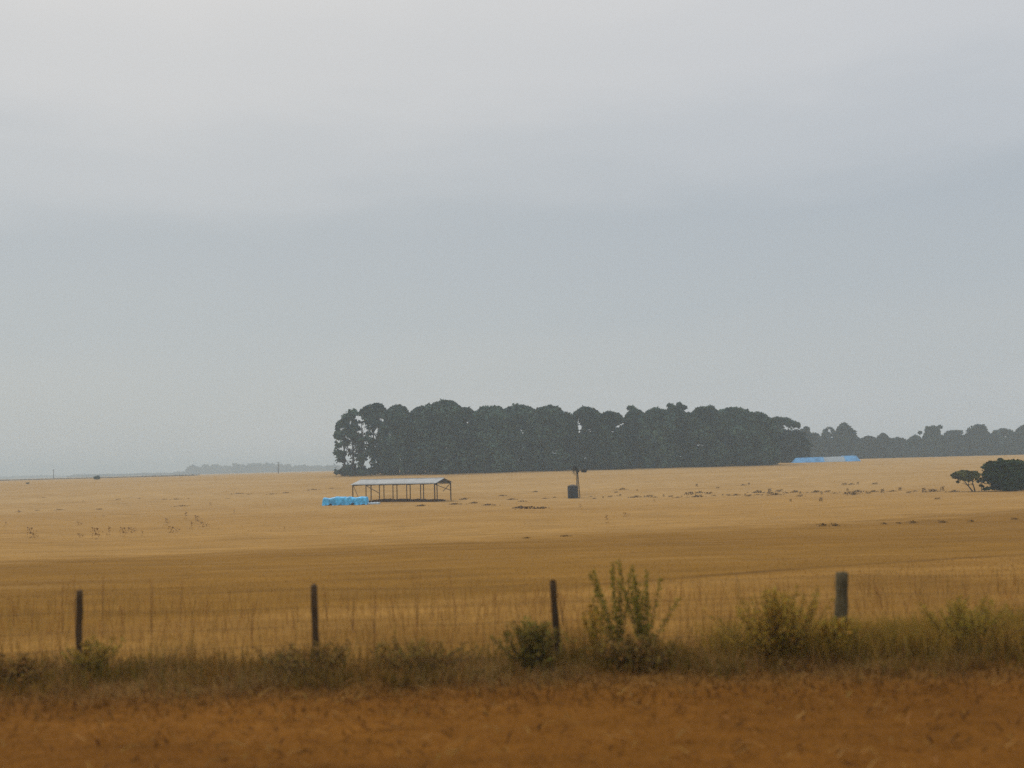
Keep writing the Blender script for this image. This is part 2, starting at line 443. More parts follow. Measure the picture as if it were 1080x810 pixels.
grove = [
    # px, top, w, depth, flat, label
    (373, 431.5, 42, 327, 2.4, 'ragged open pine at the left end of the grove, sky showing through'),
    (395, 424, 56, 334, 2.4, 'tall many-trunked pine with sky gaps, second from the grove\'s left end'),
    (420, 426, 44, 330, 2.6, 'pine with a sloping crown left of the dip beside the tallest dome'),
    (447, 427, 36, 336, 3.0, 'lower pine tucked against the left shoulder of the tallest dome'),
    (470, 420, 58, 328, 2.2, 'tallest pine of the grove with a high rounded dome'),
    (493, 430, 30, 334, 2.6, 'narrow pine on the right shoulder of the tallest dome'),
    (520, 428, 46, 329, 3.4, 'flat-topped dark pine, first of three level crowns'),
    (549, 426.5, 48, 335, 3.6, 'flat-topped dark pine, middle of three level crowns'),
    (580, 427.5, 46, 330, 3.4, 'flat-topped dark pine, last of three level crowns before the notch'),
    (621, 428, 42, 333, 2.4, 'domed pine with bright sky holes, right behind the windmill'),
    (645, 433, 40, 328, 2.6, 'pine sloping down to the right, small sky holes at its shoulder'),
    (672, 430, 28, 336, 2.6, 'narrow pine with a small knob on top, right of the second notch'),
    (694, 430, 36, 330, 3.2, 'low level pine between the knobbed crown and the twin-tipped crown'),
    (714, 427, 30, 334, 2.6, 'pine with two small tips on its crown'),
    (746, 427.5, 42, 329, 2.8, 'broad round-shouldered pine right of the twin-tipped crown'),
    (775, 429, 46, 335, 3.4, 'broad flat pine, second from the right end of the dense grove'),
    (800, 434, 38, 330, 2.8, 'last dense pine at the right end of the grove, its top falling away'),
]
for i, (px, top, wp, dep, fl, lab) in enumerate(grove):
    openy = i < 2
    ext = []
    if i == 0:
        ext = [(358, 447, 4), (355.5, 460, 3.2), (356, 470, 3.0), (361, 478, 3.6), (360, 486, 3.0), (364, 494, 5), (366, 441, 6), (372, 436, 6), (369, 458, 4)]
    if i == 11: ext = [(666, 431, 4.5)]
    if i == 13: ext = [(707, 428, 3), (716, 427.5, 3.2), (721, 430, 3)]
    make_tree('pine_tree', lab, px, top, wp * (1.22 if i > 2 else 1.02), dep, lo=.02 if i > 4 else .035, flat=fl, seed=i, holes=HOLES,
              lumps=110 if not openy else (34, 55)[i], rl=.11 if not openy else .10, group=GROVE, trunks=3 if openy else 1, extra=ext, shell_n=4500 if not openy else (500, 1500)[i], per=70 if i else 80)
# umbrella crowned tree and the lower growth under it
make_tree('umbrella_tree', 'umbrella-shaped tree with a thin flat crown at the grove\'s right edge', 827, 438.8, 38, 364, lo=.70, flat=2.2, seed=40, lumps=46, shell_n=700, drop=.8,
          rl=.085, per=60, squash=.6, wall=False, holes=[(822, 449, 3, 2), (832, 450, 4, 2), (839, 453, 3, 2)], trunk_r=.3)
make_tree('bushy_tree', 'rounded lower tree under the umbrella-shaped crown, left of the long tarp', 829, 453, 52, 368, lo=.02, flat=2.4, seed=41, lumps=100, mat_='gum', shell_n=2500)

ROW = 'hazy trees beyond the long blue tarp'
row = [
    (852, 450, 14, 560, .62, 2.2, 'umbrella_tree', 'small hazy umbrella-topped tree standing above its neighbours'),
    (858, 456, 40, 590, .02, 2.6, 'bushy_tree', 'hazy bushy tree above the left half of the long blue tarp'),
    (877, 449, 26, 610, .05, 2.4, 'bushy_tree', 'hazy tree with holes of sky, against the big dome over the tarp'),
    (893, 445.3, 33, 580, .02, 2.2, 'bushy_tree', 'tallest hazy dome-shaped tree above the right end of the long tarp'),
    (918, 459, 28, 600, .02, 3.0, 'bushy_tree', 'low hazy tree, first right of the tall dome over the tarp'),
    (933, 456, 22, 590, .02, 2.2, 'bushy_tree', 'hazy tree with a small peaked top right of the tarp'),
    (948, 461, 32, 620, .02, 3.2, 'bushy_tree', 'low flat hazy tree pierced by a slit of sky'),
    (967, 459, 26, 600, .02, 2.6, 'bushy_tree', 'hazy tree beside the flat-topped layered tree, on its left'),
    (986, 449.5, 24, 585, .05, 3.6, 'layered_tree', 'hazy tree with a jagged layered flat top'),
    (1009, 453, 34, 605, .02, 3.4, 'bushy_tree', 'hazy level tree between the layered top and the big round dome'),
    (1034.5, 446.5, 34, 590, .02, 2.2, 'bushy_tree', 'big round hazy dome tree above the small paddock tree'),
    (1061, 451, 34, 600, .02, 3.0, 'bushy_tree', 'hazy tree right of the big round dome, above the dark bush'),
    (1084, 448, 34, 590, .02, 2.6, 'bushy_tree', 'hazy tree cut by the right edge of the picture'),
]
RHOLES = [(875, 455, 2.2, 3.0), (876, 461, 2.4, 1.6), (855, 457, 1.6, 2.0), (882, 470, 1.1, 2.2), (884, 477, 1.3, 1.2), (945, 470, 4.5, 1.6), (964, 468, 2.5, 1.1),
          (990, 459, 1.2, 3.0), (1004, 460, 2.4, 1.1), (997, 466, 4.0, 1.6), (1014, 458, 5.0, 1.0), (1054, 458, 1.8, 3.2), (855, 465, 2.0, 1.1)]
for i, (px, top, wp, dep, lo, fl, nm, lab) in enumerate(row):
    ext = []
    if i == 8: ext = [(978, 452, 2.6), (984, 451, 2.2), (991, 451, 2.4), (981, 457, 4)]
    if i == 7: ext = [(970, 456.5, 1.6)]
    make_tree(nm, lab, px, top, wp * 1.04, dep * .88, lo=lo, flat=max(2.0, fl - .5), drop=.9, wtop=.5, seed=60 + i, lumps=70, per=50, leaf=1.0, rl=.12, mat_='gum', holes=RHOLES, group=ROW,
              wall=lo < .3, extra=ext, trunk_r=.4, shell_n=1200 if lo < .3 else 500)

# far grove on the left horizon, and the low woods beyond
FARG = 'bluish far trees on the left horizon'
far = [(205, 492.5, 18, 'far bluish tree at the left end of the distant clump'), (222, 491.5, 20, 'far bluish tree, second in the distant clump'),
       (237, 493, 16, 'far bluish low tree just before the step in the distant clump'), (252, 490.5, 18, 'far bluish tree where the distant clump steps up'),
       (268, 489.5, 20, 'tallest far bluish tree of the distant clump'), (284, 490, 18, 'far bluish tree left of the distant thin pole'),
       (300, 491, 17, 'far bluish tree right of the distant thin pole'), (315, 493, 17, 'far bluish low tree near the right end of the distant clump'),
       (331, 495, 20, 'far bluish tree low at the right end of the distant clump'), (350, 495.5, 20, 'faint far tree just left of the ragged pine')]
for i, (px, top, wp, lab) in enumerate(far):
    make_tree('distant_tree', lab, px, top, wp, 1750 + 40 * (i % 3), lo=.0, flat=3.0, seed=90 + i, lumps=26, per=50, leaf=2.4, rl=.2, mat_='gum', group=FARG, trunk_r=.8)

def tree_band(name, segs, depth, leaf, mat_, seed, dens):
    """low far-off wood that reads as one mass: segs of (px0, px1, top0, top1)"""
    rng = np.random.default_rng(seed); Cs = []
    for (a, b, t0, t1) in segs:
        n = int((b - a) * dens)
        p = rng.uniform(a, b, n); d = depth + rng.uniform(-.02, .02, n) * depth
        hx = np.array([xat(q, depth) for q in (a, b)])
        x = np.interp(p, (a, b), hx)
        ztop = np.interp(p, (a, b), [at(a, t0, depth).z, at(b, t1, depth).z]) + np.sin(p * .9) * .0004 * depth + np.sin(p * .37 + 1) * .0005 * depth
        z0 = gz(x, d); z = z0 + rng.uniform(.05, 1, n) ** .8 * np.maximum(ztop - z0, .3)
        Cs.append(np.stack([x, d, z], 1))
    C = np.concatenate(Cs); N = rng.normal(0, 1, C.shape)
    o = quads_mesh(name, leaf_quads(C, N, leaf, rng), M[mat_]); tag(o, kind='stuff'); return o
tag(tree_band('distant_woods', [(79, 140, 501.5, 500.5), (140, 200, 500.2, 499), (190, 360, 498, 494.5)], 1900, 2.4, 'gum', 5, 42),
    'low band of blue-grey woodland on the left horizon', 'woodland')
tag(tree_band('far_treeline', [(-40, 20, 504, 503.5), (20, 60, 502.5, 502.2), (50, 82, 503, 502.8)], 2500, 3.2, 'gum', 6, 30),
    'faintest strip of far trees at the left edge of the horizon', 'treeline')
tag(tree_band('scrub_strip', [(-60, 110, 508.0, 504.6), (110, 205, 504.4, 500.9)], 640, .45, 'scrub', 7, 26),
    'dull brown strip of scrub along the left skyline', 'scrub')
make_tree('round_shrub', 'small dark round shrub on the left skyline', 102.5, 502.0, 6.5, 400, lo=.0, flat=2.0, seed=130, lumps=16, per=60, leaf=.3, rl=.22, mat_='bush', cat='shrub', trunk_r=.1)
make_tree('round_shrub', 'tiny dark shrub low at the far left of the paddock', 29.5, 509.8, 3.4, 330, lo=.0, flat=2.0, seed=131, lumps=10, per=40, leaf=.2, rl=.25, mat_='bush', cat='shrub', trunk_r=.06)

# utility poles
def make_pole(px, top, depth, label):
    x = xat(px, depth); zb = float(gz(x, depth)); H = at(px, top, depth).z - zb
    root = empty('utility_pole', (x, depth, zb)); tag(root, label, 'utility pole', 'thin poles on the left horizon')
    MB().tube([(0, 0, -.2), (0, 0, H)], [.22, .15], 8).build('pole', M['poles'], root, True)
    MB().box((0, -.2, H - .5), (1.8, .14, .16)).build('crossarm', M['poles'], root)
    for sx in (-.75, .75): MB().tube([(sx, -.2, H - .42), (sx, -.2, H - .18)], [.06, .04], 6).build('insulator', M['steel'], root)
make_pole(56.5, 495, 640, 'thin pole standing alone on the left skyline')
make_pole(293.5, 487, 560, 'thin pole in front of the distant bluish clump')

# dark bushes and the small tree at the right
make_tree('bushy_tree', 'dense dark green bushy tree with a low round crown at the right edge', 1057, 484.5, 38, 154, lo=.0, flat=2.2, seed=140, lumps=60, per=170, leaf=.27, rl=.17,
          mat_='bush', trunk_r=.16, lean=0, extra=[(1056, 485.2, 2.0), (1043, 497, 3), (1041, 503, 2.5)], holes=[(1047, 513.5, 3.4, 4.2)])
make_tree('bushy_tree', 'dark bushy tree half out of frame at the right edge', 1083, 485.0, 44, 158, lo=.0, flat=2.6, seed=141, lumps=60, per=170, leaf=.27, rl=.17, mat_='bush', trunk_r=.16)
sm = make_tree('paddock_tree', 'small thin tree with a flat crown and bare forked trunk beside the dark bush', 1018.5, 496.0, 27, 155, lo=.52, flat=3.0, seed=142, lumps=44, per=70, hole_pad=0,
               leaf=.24, rl=.12, squash=.7, mat_='sparse', wall=False, trunks=2, trunk_r=.11, bark='bark', trunk_at=[(.30, -.05), (.26, -.55)],
               extra=[(1008, 501.8, 2.0), (1011, 500, 2.0), (1030, 499, 2.2), (1027, 502.5, 2), (1013, 508.5, 1.2), (1017, 503.5, 2), (1022, 504, 1.8), (1019, 507, 1.0)])
make_tree('sapling', 'thin twiggy sapling between the small flat tree and the dark bush', 1034, 503, 10, 155.5, lo=.25, flat=2.0, seed=143, lumps=9, per=40, leaf=.2, rl=.16, mat_='sparse', wall=False, trunk_r=.07, cat='tree')

# ------------------------------------------------------------------ open hay shed
def make_shed():
    d0 = 171.0
    x0 = xat(458, d0); th = R(22)
    ux, uy = Vector((-math.cos(th), math.sin(th), 0)), Vector((math.sin(th), math.cos(th), 0))   # along the eaves to the left; across to the back
    zb = float(gz(x0, d0)); L, Wd, He = 17.0, 6.6, 3.35; rise = .72
    root = empty('hay_shed', (x0, d0, zb)); tag(root, 'long open-sided hay shed with a pale metal gable roof on thin posts', 'shed')
    def P(a, b, z): return ux * a + uy * b + Vector((0, 0, z))
    def gnd(a, b):
        p = P(a, b, 0) + Vector((x0, d0, 0)); return float(gz(p.x, p.y)) - zb
    # roof: two corrugated slopes with real thickness
    mb = MB(); ov = .35; n = 120
    for (b0, z0, b1, z1) in ((-ov, He - .12, Wd / 2, He + rise), (Wd / 2, He + rise, Wd + ov, He - .12)):
        top = []; bot = []
        for i in range(n + 1):
            a = -ov + (L + 2 * ov) * i / n; c = .025 * (i % 2)
            top += [P(a, b0, z0 + c + .10), P(a, b1, z1 + c + .10)]; bot += [P(a, b0, z0 + c + .06), P(a, b1, z1 + c + .06)]
        m_ = len(top); fs = []
        for i in range(n):
            q = 2 * i
            fs.append((q, q + 2, q + 3, q + 1)); fs.append((m_ + q, m_ + q + 1, m_ + q + 3, m_ + q + 2))
            fs.append((q, m_ + q, m_ + q + 2, q + 2)); fs.append((q + 1, q + 3, m_ + q + 3, m_ + q + 1))
        fs += [(0, 1, m_ + 1, m_), (m_ - 2, 2 * m_ - 2, 2 * m_ - 1, m_ - 1)]
        mb.add(top + bot, fs)
    roof = mb.build('roof', M['zinc'], root)
    MB().tube([P(-ov, Wd / 2, He + rise + .13), P(L + ov, Wd / 2, He + rise + .13)], [.10, .10], 6).build('ridge_cap', M['zinc'], roof)
    for a in (-.06, L + .06):       # gable end sheets
        ge = MB(); ge.add([P(a, 0, He - .02), P(a, Wd, He - .02), P(a, Wd / 2, He + rise + .02), P(a + .03, 0, He - .02), P(a + .03, Wd, He - .02), P(a + .03, Wd / 2, He + rise + .02)],
               [(0, 1, 2), (5, 4, 3), (0, 3, 4, 1), (1, 4, 5, 2), (2, 5, 3, 0)])
        ge.build('gable_sheet', M['steel'], root)
    # posts
    nb = 6
    for b in (0, Wd):
        for i in range(nb + 1):
            a = L * i / nb; s = .17 if i in (0, nb) else .14
            q = MB().bar(P(a, b, gnd(a, b) - .2), P(a, b, He - .11), s); q.build('post', M['timber'], root)
    # eave beams, purlins, ties and knee braces
    for b in (0, Wd): MB().bar(P(0, b, He - .02), P(L, b, He - .02), .18).build('eave_beam', M['steel'], root)
    for i in range(nb + 1):
        a = L * i / nb
        t = MB().bar(P(a, .1, He - .2), P(a, Wd - .1, He - .2), .08)
        t.bar(P(a, Wd * .5, He - .2), P(a, Wd * .5, He + rise - .1), .07)
        t.build('truss', M['steel'], root)
    for (p, q) in ((P(.02, .3, He - .25), P(.02, Wd - .05, He - 1.5)), (P(L, .3, He - .25), P(L, 2.2, .4 + gnd(L, 2.2))),
                   (P(L * 5 / 6, .1, He - .25), P(L * .68, .1, He - 1.6)), (P(.1, Wd, He - .25), P(1.6, Wd, He - 1.7))):
        MB().bar(p, q, .09).build('brace', M['timber'], root)
    # old straw on the floor
    rng = np.random.default_rng(3); n = 2600
    a = rng.uniform(.2, 13.5, n); b = rng.uniform(-.3, Wd * .8, n)
    C = np.array([P(a[i], b[i], 0) for i in range(n)]) + np.array([x0, d0, 0])
    C[:, 2] = gz(C[:, 0], C[:, 1]) + rng.uniform(.02, .32, n) * (.3 + .6 * np.abs(np.sin(a * .9)))
    cols = np.array([(.15, .075, .035)]) * rng.uniform(.5, 1.3, (n, 1))
    tag(quads_mesh('straw_litter', leaf_quads(C, rng.normal(0, 1, C.shape), .2, rng), M['blades'], None, cols), 'brown trampled straw litter under the shed roof', 'straw', kind='stuff')
make_shed()

# ------------------------------------------------------------------ tarped stacks
def draped(W, D, H, nx, ny, seed, bumps, end=.5):
    """closed draped sheet over a long stack, with a lumpy top and gathered hem"""
    rng = np.random.default_rng(seed); V = []; F = []
    prof_ = [(-.56, 0), (-.53, .14), (-.50, .40), (-.49, .68), (-.46, .86), (-.36, .97), (-.15, 1.0), (.15, 1.0), (.36, .97), (.46, .86), (.49, .68), (.50, .40), (.53, .14), (.56, 0)]
    nh = len(prof_)
    for i in range(nx + 1):
        u = i / nx; x = (u - .5) * W
        e = min(1, min(u, 1 - u) / .025) ** .5
        hb = 1 + bumps * (math.sin(u * 9.0 + seed) * .5 + math.sin(u * 23 + 1) * .35)
        sag = 1 - .10 * math.exp(-((u - .54) / .03) ** 2)
        for j, (b, z) in enumerate(prof_):
            hem = (1 + .10 * math.sin(u * 60 + j)) if z < .5 else 1
            zz = z * H * hb * sag * (.15 + .85 * e) if z > .2 else z * H * e
            if z == 0: zz = .0 + max(0, .10 * H * math.sin(u * 25 + seed))
            V.append((x + (rng.normal(0, .02)), b * D * hem * (.8 + .2 * e) + rng.normal(0, .012), zz + rng.normal(0, .012) * (z > 0)))
    for i in range(nx):
        for j in range(nh - 1):
            F.append((i * nh + j, (i + 1) * nh + j, (i + 1) * nh + j + 1, i * nh + j + 1))
    F.append(tuple(range(nh))[::-1]) ; F.append(tuple(nx * nh + j for j in range(nh)))
    return MB().add(V, F)
def make_blue_stack():
    d = 167.5; x = xat(364.2, d); zb = float(gz(x, d))
    root = empty('tarped_stack', (x, d, zb)); tag(root, 'low lumpy stack under a bright blue tarp in front of the shed', 'tarped stack')
    W = 47.5 / FPX * d
    MB().box((0, 0, .55), (W - .7, 1.9, 1.05)).build('bales', M['hay'], root)
    t = draped(W, 2.3, 1.42, 90, 1, 4, .13).build('tarp', M['bluetarp'], root, True)
    fl = MB(); n = 16; wf = 2.2; vs = []; fs = []
    for i in range(n + 1):
        for (b, z) in ((-.8, .02), (-.78, .24), (.75, .34), (.8, .02)):
            vs.append((W / 2 - .2 + wf * i / n, b - .05 * math.sin(i), z * (1 + .15 * math.sin(i * 1.7))))
    for i in range(n):
        for j in range(3): fs.append((i * 4 + j, (i + 1) * 4 + j, (i + 1) * 4 + j + 1, i * 4 + j + 1))
    fs += [(3, 2, 1, 0), tuple(n * 4 + j for j in range(4))]
    fl.add(vs, fs); f = fl.build('loose_flap', M['greytarp'], t); f['label'] = 'pale flap of tarp lying flat at the right end'
    # weights hanging on the hem
    for (wx, wz) in ((-.30 * W, .15), (.18 * W, .22)):
        k = MB(); k.tube([(wx - .22, -1.36, wz), (wx - .1, -1.40, wz + .05), (wx + .1, -1.40, wz + .05), (wx + .22, -1.36, wz)], [.08, .17, .17, .08], 8); k.build('weight', M['tank'], t, True)
make_blue_stack()
def make_long_stack():
    d = 352; x = xat(871.5, d); zb = float(gz(x, d)); W = 68 / FPX * d; H = 2.0; D = 6
    root = empty('long_tarped_stack', (x, d, zb)); tag(root, 'long flat-topped stack under a pale blue tarp before the hazy trees', 'tarped stack')
    def section(a0, a1, h0, h1, s0, s1):
        """trapezoid section from a0 to a1 with heights, s: run-in of a sloping end"""
        v = []
        for (a, h, s) in ((a0, h0, s0), (a1, h1, s1)):
            sg = 1 if a == a0 else -1
            v += [(a, -D / 2, 0), (a + sg * s, -D / 2 + 1.3, h), (a + sg * s, D / 2 - 1.3, h), (a, D / 2, 0)]
        return MB().add(v, [(0, 1, 2, 3), (7, 6, 5, 4), (0, 4, 5, 1), (1, 5, 6, 2), (2, 6, 7, 3)])
    h = W / 2
    section(-h, -h + .44 * W, H * .9, H * .95, 1.3, 0).build('blue_tarp', M['paletarp'], root)
    section(-h + .44 * W + .003, -h + .76 * W, H * .93, H * .95, 0, 0).build('grey_tarp', M['greytarp'], root)['label'] = 'grey-white middle length of tarp'
    section(-h + .76 * W + .003, h, H * 1.06, H * 1.06, 0, 1.4).build('blue_tarp', M['paletarp'], root)
make_long_stack()

# ------------------------------------------------------------------ water tank and windmill
def make_tank():
    d = 177.5; x = xat(603.3, d); zb = float(gz(x, d))
    root = empty('water_tank', (x, d, zb)); tag(root, 'dark upright cylindrical water tank at the foot of the windmill', 'water tank')
    mb = MB(); pts = []; rad = []
    r = .93; H = 2.25
    for k in range(9):
        z = .02 + (H - .1) * k / 8
        pts += [(0, 0, z), (0, 0, z + .09)]; rad += [r, r * 1.035]
    mb.tube(pts, rad, 28); mb.build('body', M['tank'], root)
    MB().tube([(0, 0, H + .08), (0, 0, H + .2), (0, 0, H + .28)], [r * 1.04, r * .6, r * .22], 28).build('lid', M['tank'], root)
    MB().tube([(r * .98, -.2, .12), (r + .35, -.25, .12)], [.06, .06], 8).build('outlet_pipe', M['steel'], root)
make_tank()
def make_windmill():
    d = 180.0; x = xat(608.8, d); zb = float(gz(x, d)); H = at(608.6, 496.6, d).z - zb
    root = empty('windmill', (x, d, zb)); tag(root, 'small farm windmill with tail vane on a thin lattice tower', 'windmill')
    b, t = .34, .09
    legs = []
    for sx, sy in ((-1, -1), (1, -1), (1, 1), (-1, 1)):
        MB().bar((sx * b, sy * b, -.1), (sx * t, sy * t, H - .25), .075).build('leg', M['mill'], root)
    br = MB()
    for k in range(5):
        z0, z1 = (H - .3) * k / 5, (H - .3) * (k + 1) / 5
        def c(sx, sy, z): q = b + (t - b) * z / (H - .25); return (sx * q, sy * q, z)
        cs = [(-1, -1), (1, -1), (1, 1), (-1, 1)]
        for i in range(4):
            p, q = cs[i], cs[(i + 1) % 4]
            br.bar(c(*p, z1), c(*q, z1), .04); br.bar(c(*p, z0), c(*q, z1), .03)
    br.build('lattice_bracing', M['mill'], root)
    MB().tube([(0, 0, .0), (0, 0, H - .2)], [.04, .04], 6).build('pump_rod', M['mill'], root)
    hd = MB(); hd.box((.05, 0, H - .05), (.6, .36, .5)); hd.tube([(-.5, -.06, H), (.1, 0, H)], [.07, .09], 8)
    hd.build('gearbox', M['mill'], root)
    # wheel faces left (edge on to the road)
    ca = math.cos(R(28)); sa = math.sin(R(28))
    def wp(r, an, off): # point on the wheel plane: axis along (-ca, -sa, 0)
        return Vector((-ca * (.45 + off) + sa * r * math.cos(an) * 1.0, -sa * (.45 + off) - ca * r * math.cos(an), H + r * math.sin(an)))
    wh = MB(); n = 16
    for k in range(n):
        a0 = 2 * math.pi * k / n; a1 = a0 + 2 * math.pi / n * .72
        vs = [wp(.28, a0, 0), wp(.95, a0, -.03), wp(.95, a1, .12), wp(.28, a1, .05)]
        vs += [q + Vector((-.012, -.006, 0)) for q in vs]
        wh.add(vs, [(0, 1, 2, 3), (7, 6, 5, 4), (0, 4, 5, 1), (1, 5, 6, 2), (2, 6, 7, 3), (3, 7, 4, 0)])
    wh.build('wheel_blades', M['mill'], root)
    rg = MB(); rg.tube([wp(.62, 2 * math.pi * k / 24, .03) for k in range(25)], [.022] * 25, 4)
    for k in range(4): rg.bar(wp(0, 0, .03), wp(.9, math.pi * k / 2, .03), .035)
    rg.build('wheel_frame', M['mill'], root)
    # tail
    MB().bar((.2, .05, H), (1.35, .55, H - .02), .06).build('tail_boom', M['mill'], root)
    tv = MB(); q = [(.75, .30, H - .30), (1.75, .72, H - .38), (2.0, .82, H + .32), (.8, .32, H + .22)]
    tv.add([Vector(p) for p in q] + [Vector(p) + Vector((-.01, .025, 0)) for p in q], [(0, 1, 2, 3), (7, 6, 5, 4), (0, 4, 5, 1), (1, 5, 6, 2), (2, 6, 7, 3), (3, 7, 4, 0)])
    tv.build('tail_vane', M['mill'], root)
make_windmill()

# ------------------------------------------------------------------ fence
FY = 14.0
def make_fence():
    root = empty('wire_fence', (0, FY, 0)); tag(root, 'old post and wire fence of dark wooden posts running along the weedy verge', 'fence')
    rng = random.Random(5)
    spec = [(-166, 628, .05, 0, 'post'), (84, 623, .046, .00, 'post'), (331, 617.5, .050, .02, 'post'), (583, 613, .052, .03, 'post'), (888, 604, .088, -.06, 'strainer'), (1150, 601, .05, 0, 'post')]
    tops = []
    for i, (px, ty, r, lean, m_) in enumerate(spec):
        p = at(px, ty, FY); x, H = p.x, p.z
        g = float(gz(x, FY))
        pts = []; rad = []
        for k in range(9):
            t = k / 8
            pts.append((x - lean * (t - 1) * 1.6, rng.uniform(-.008, .008), g - .1 + t * (H - g + .1)))
            rad.append(r * (1.06 - .12 * t) * rng.uniform(.93, 1.07))
        pts.append((x, 0, H + r * .12)); rad.append(r * .62)
        o = MB().tube(pts, rad, 10).build('post', M[m_], root, True)
        if m_ == 'strainer': o['label'] = 'thick grey-green leaning strainer post'
        tops.append((x, H, g))
    for k, f in enumerate((.97, .74, .50, .27)):
        mb = MB(); pts = []
        for i in range(len(tops) - 1):
            (x0, h0, g0), (x1, h1, g1) = tops[i], tops[i + 1]
            for j in range(9):
                t = j / 9
                z = (g0 + (h0 - g0) * f) * (1 - t) + (g1 + (h1 - g1) * f) * t - .03 * math.sin(math.pi * t)
                pts.append((x0 + (x1 - x0) * t, -.065, z))
        pts.append((tops[-1][0], -.065, tops[-1][2] + (tops[-1][1] - tops[-1][2]) * f))
        mb.tube(pts, [.0026] * len(pts), 5).build('wire', M['wire'], root)
make_fence()

# ------------------------------------------------------------------ grasses
def blades(P, h, wd, lean, rng, col, var=.3, droop=.35, along=False):
    """P (n,3) bases; returns 5-gon blades and colours"""
    n = len(P); an = rng.uniform(0, 2 * math.pi, n); fa = rng.uniform(0, 2 * math.pi, n)
    if along: an = rng.integers(0, 2, n) * math.pi + rng.normal(0, .22, n)
    d = np.stack([np.cos(an), np.sin(an), np.zeros(n)], 1)
    s = np.stack([np.cos(fa), np.sin(fa), np.zeros(n)], 1) * (wd * rng.uniform(.6, 1.4, (n, 1)) / 2)
    h = (h * rng.uniform(.5, 1.3, n))[:, None]; ln = (lean * rng.uniform(.1, 1.6, n))[:, None]
    up = np.array([0, 0, 1.0])
    mid = P + up * h * .6 + d * h * ln * .4
    tip = P + up * h * (1 - droop * ln) + d * h * ln
    Q = np.stack([P - s, P + s, mid + s * .75, tip, mid - s * .75], 1)
    c = np.asarray(col)
    if c.ndim == 1: c = np.repeat(c[None], n, 0)
    c = c * rng.uniform(1 - var, 1 + var, (n, 1)) * (1 + rng.normal(0, .06, (n, 3)))
    return Q, np.clip(c, .003, .8)
def clumpy(rng, n, x0, x1, y0, y1, k, sp, ysp=None):
    cx = rng.uniform(x0, x1, k); cy = rng.uniform(y0, y1, k); i = rng.integers(0, k, n)
    return cx[i] + rng.normal(0, sp, n), cy[i] + rng.normal(0, ysp or sp, n), i
def on_ground(x, y): return np.stack([x, y, gz(x, y)], 1)
def stuff(name, parts, label, cat, m_='blades'):
    Q = np.concatenate([p[0] for p in parts]); c = np.concatenate([p[1] for p in parts])
    o = quads_mesh(name, Q, M[m_], None, c); tag(o, label, cat, kind='stuff'); return o

rng = np.random.default_rng(21)
# verge: short reddish-brown dead grass, mostly pressed flat along the road
P_ = []
n = 60000; x = rng.uniform(-11, 11, n); y = rng.uniform(6.5, 13.0, n)
P_.append(blades(on_ground(x, y), .028, .006, 2.2, rng, (.205, .085, .0135), .22, .3, True))
n = 9000; x = rng.uniform(-11, 11, n); y = rng.uniform(6.5, 13.2, n)
P_.append(blades(on_ground(x, y), .06, .007, 1.6, rng, (.25, .112, .019), .25, .3, True))
n = 900; x = rng.uniform(-11, 11, n); y = rng.uniform(7.5, 13.5, n)
P_.append(blades(on_ground(x, y) + [0, 0, .05], .09, .016, 2.4, rng, (.46, .27, .085), .35, .2, True))
n = 1500; x = rng.uniform(-11, 11, n); y = rng.uniform(6.5, 13, n)
P_.append(blades(on_ground(x, y) + [0, 0, .03], .08, .022, 2.2, rng, (.085, .036, .010), .35, .2, True))
stuff('verge_grass', P_, 'short reddish-brown dead grass on the verge', 'grass')
# weedy band at the foot of the fence
P_ = []
x, y, ci = clumpy(rng, 13000, -12, 12, 12.5, 14.2, 300, .20, .18)
tone = np.array([(.21, .118, .024), (.155, .098, .020), (.25, .130, .030), (.165, .115, .020)])[ci % 4]
hh = .16 + .14 * ((ci * 7919) % 10) / 10
P_.append(blades(on_ground(x, y), hh, .014, .7, rng, tone, .35))
x, y, ci = clumpy(rng, 9000, -12, 12, 12.2, 14.6, 200, .2, .2)
P_.append(blades(on_ground(x, y), .26, .008, .9, rng, (.30, .185, .065), .35))
n = 6000; x = rng.uniform(-12, 12, n); y = rng.normal(12.2, .55, n)
P_.append(blades(on_ground(x, y), .10, .014, 1.2, rng, (.17, .08, .018), .3))
n = 9000; x = rng.uniform(-13, 13, n); y = rng.uniform(13.0, 14.9, n)
k = np.sin(x * 1.35 + .6) + .8 * np.sin(x * .52 + 2) + .6 * np.sin(x * 3.3) > rng.uniform(-1.6, 2.2, n); x, y = x[k], y[k]
tone = np.array([(.22, .135, .030), (.17, .125, .026), (.28, .165, .042), (.14, .088, .024)])[rng.integers(0, 4, len(x))]
P_.append(blades(on_ground(x, y), .46 * (.7 + .3 * np.sin(x * 2.1)), .008, .4, rng, tone, .3))
stuff('verge_weeds', P_, 'low dark olive weeds and dead stems along the foot of the fence', 'weeds', 'leaves')
# olive green growth at the right
P_ = []
x, y, ci = clumpy(rng, 17000, 2.6, 12, 13.3, 15.0, 110, .25, .2)
dens = np.clip((x - 2.5) / 2.0, 0, 1); k = rng.uniform(0, 1, len(x)) < dens; x, y, ci = x[k], y[k], ci[k]
P_.append(blades(on_ground(x, y), .42, .010, .45, rng, np.array([(.35, .22, .038), (.28, .19, .033), (.40, .24, .050)])[ci % 3], .3))
stuff('olive_grass', P_, 'olive green tall grass at the right end of the fence', 'grass')
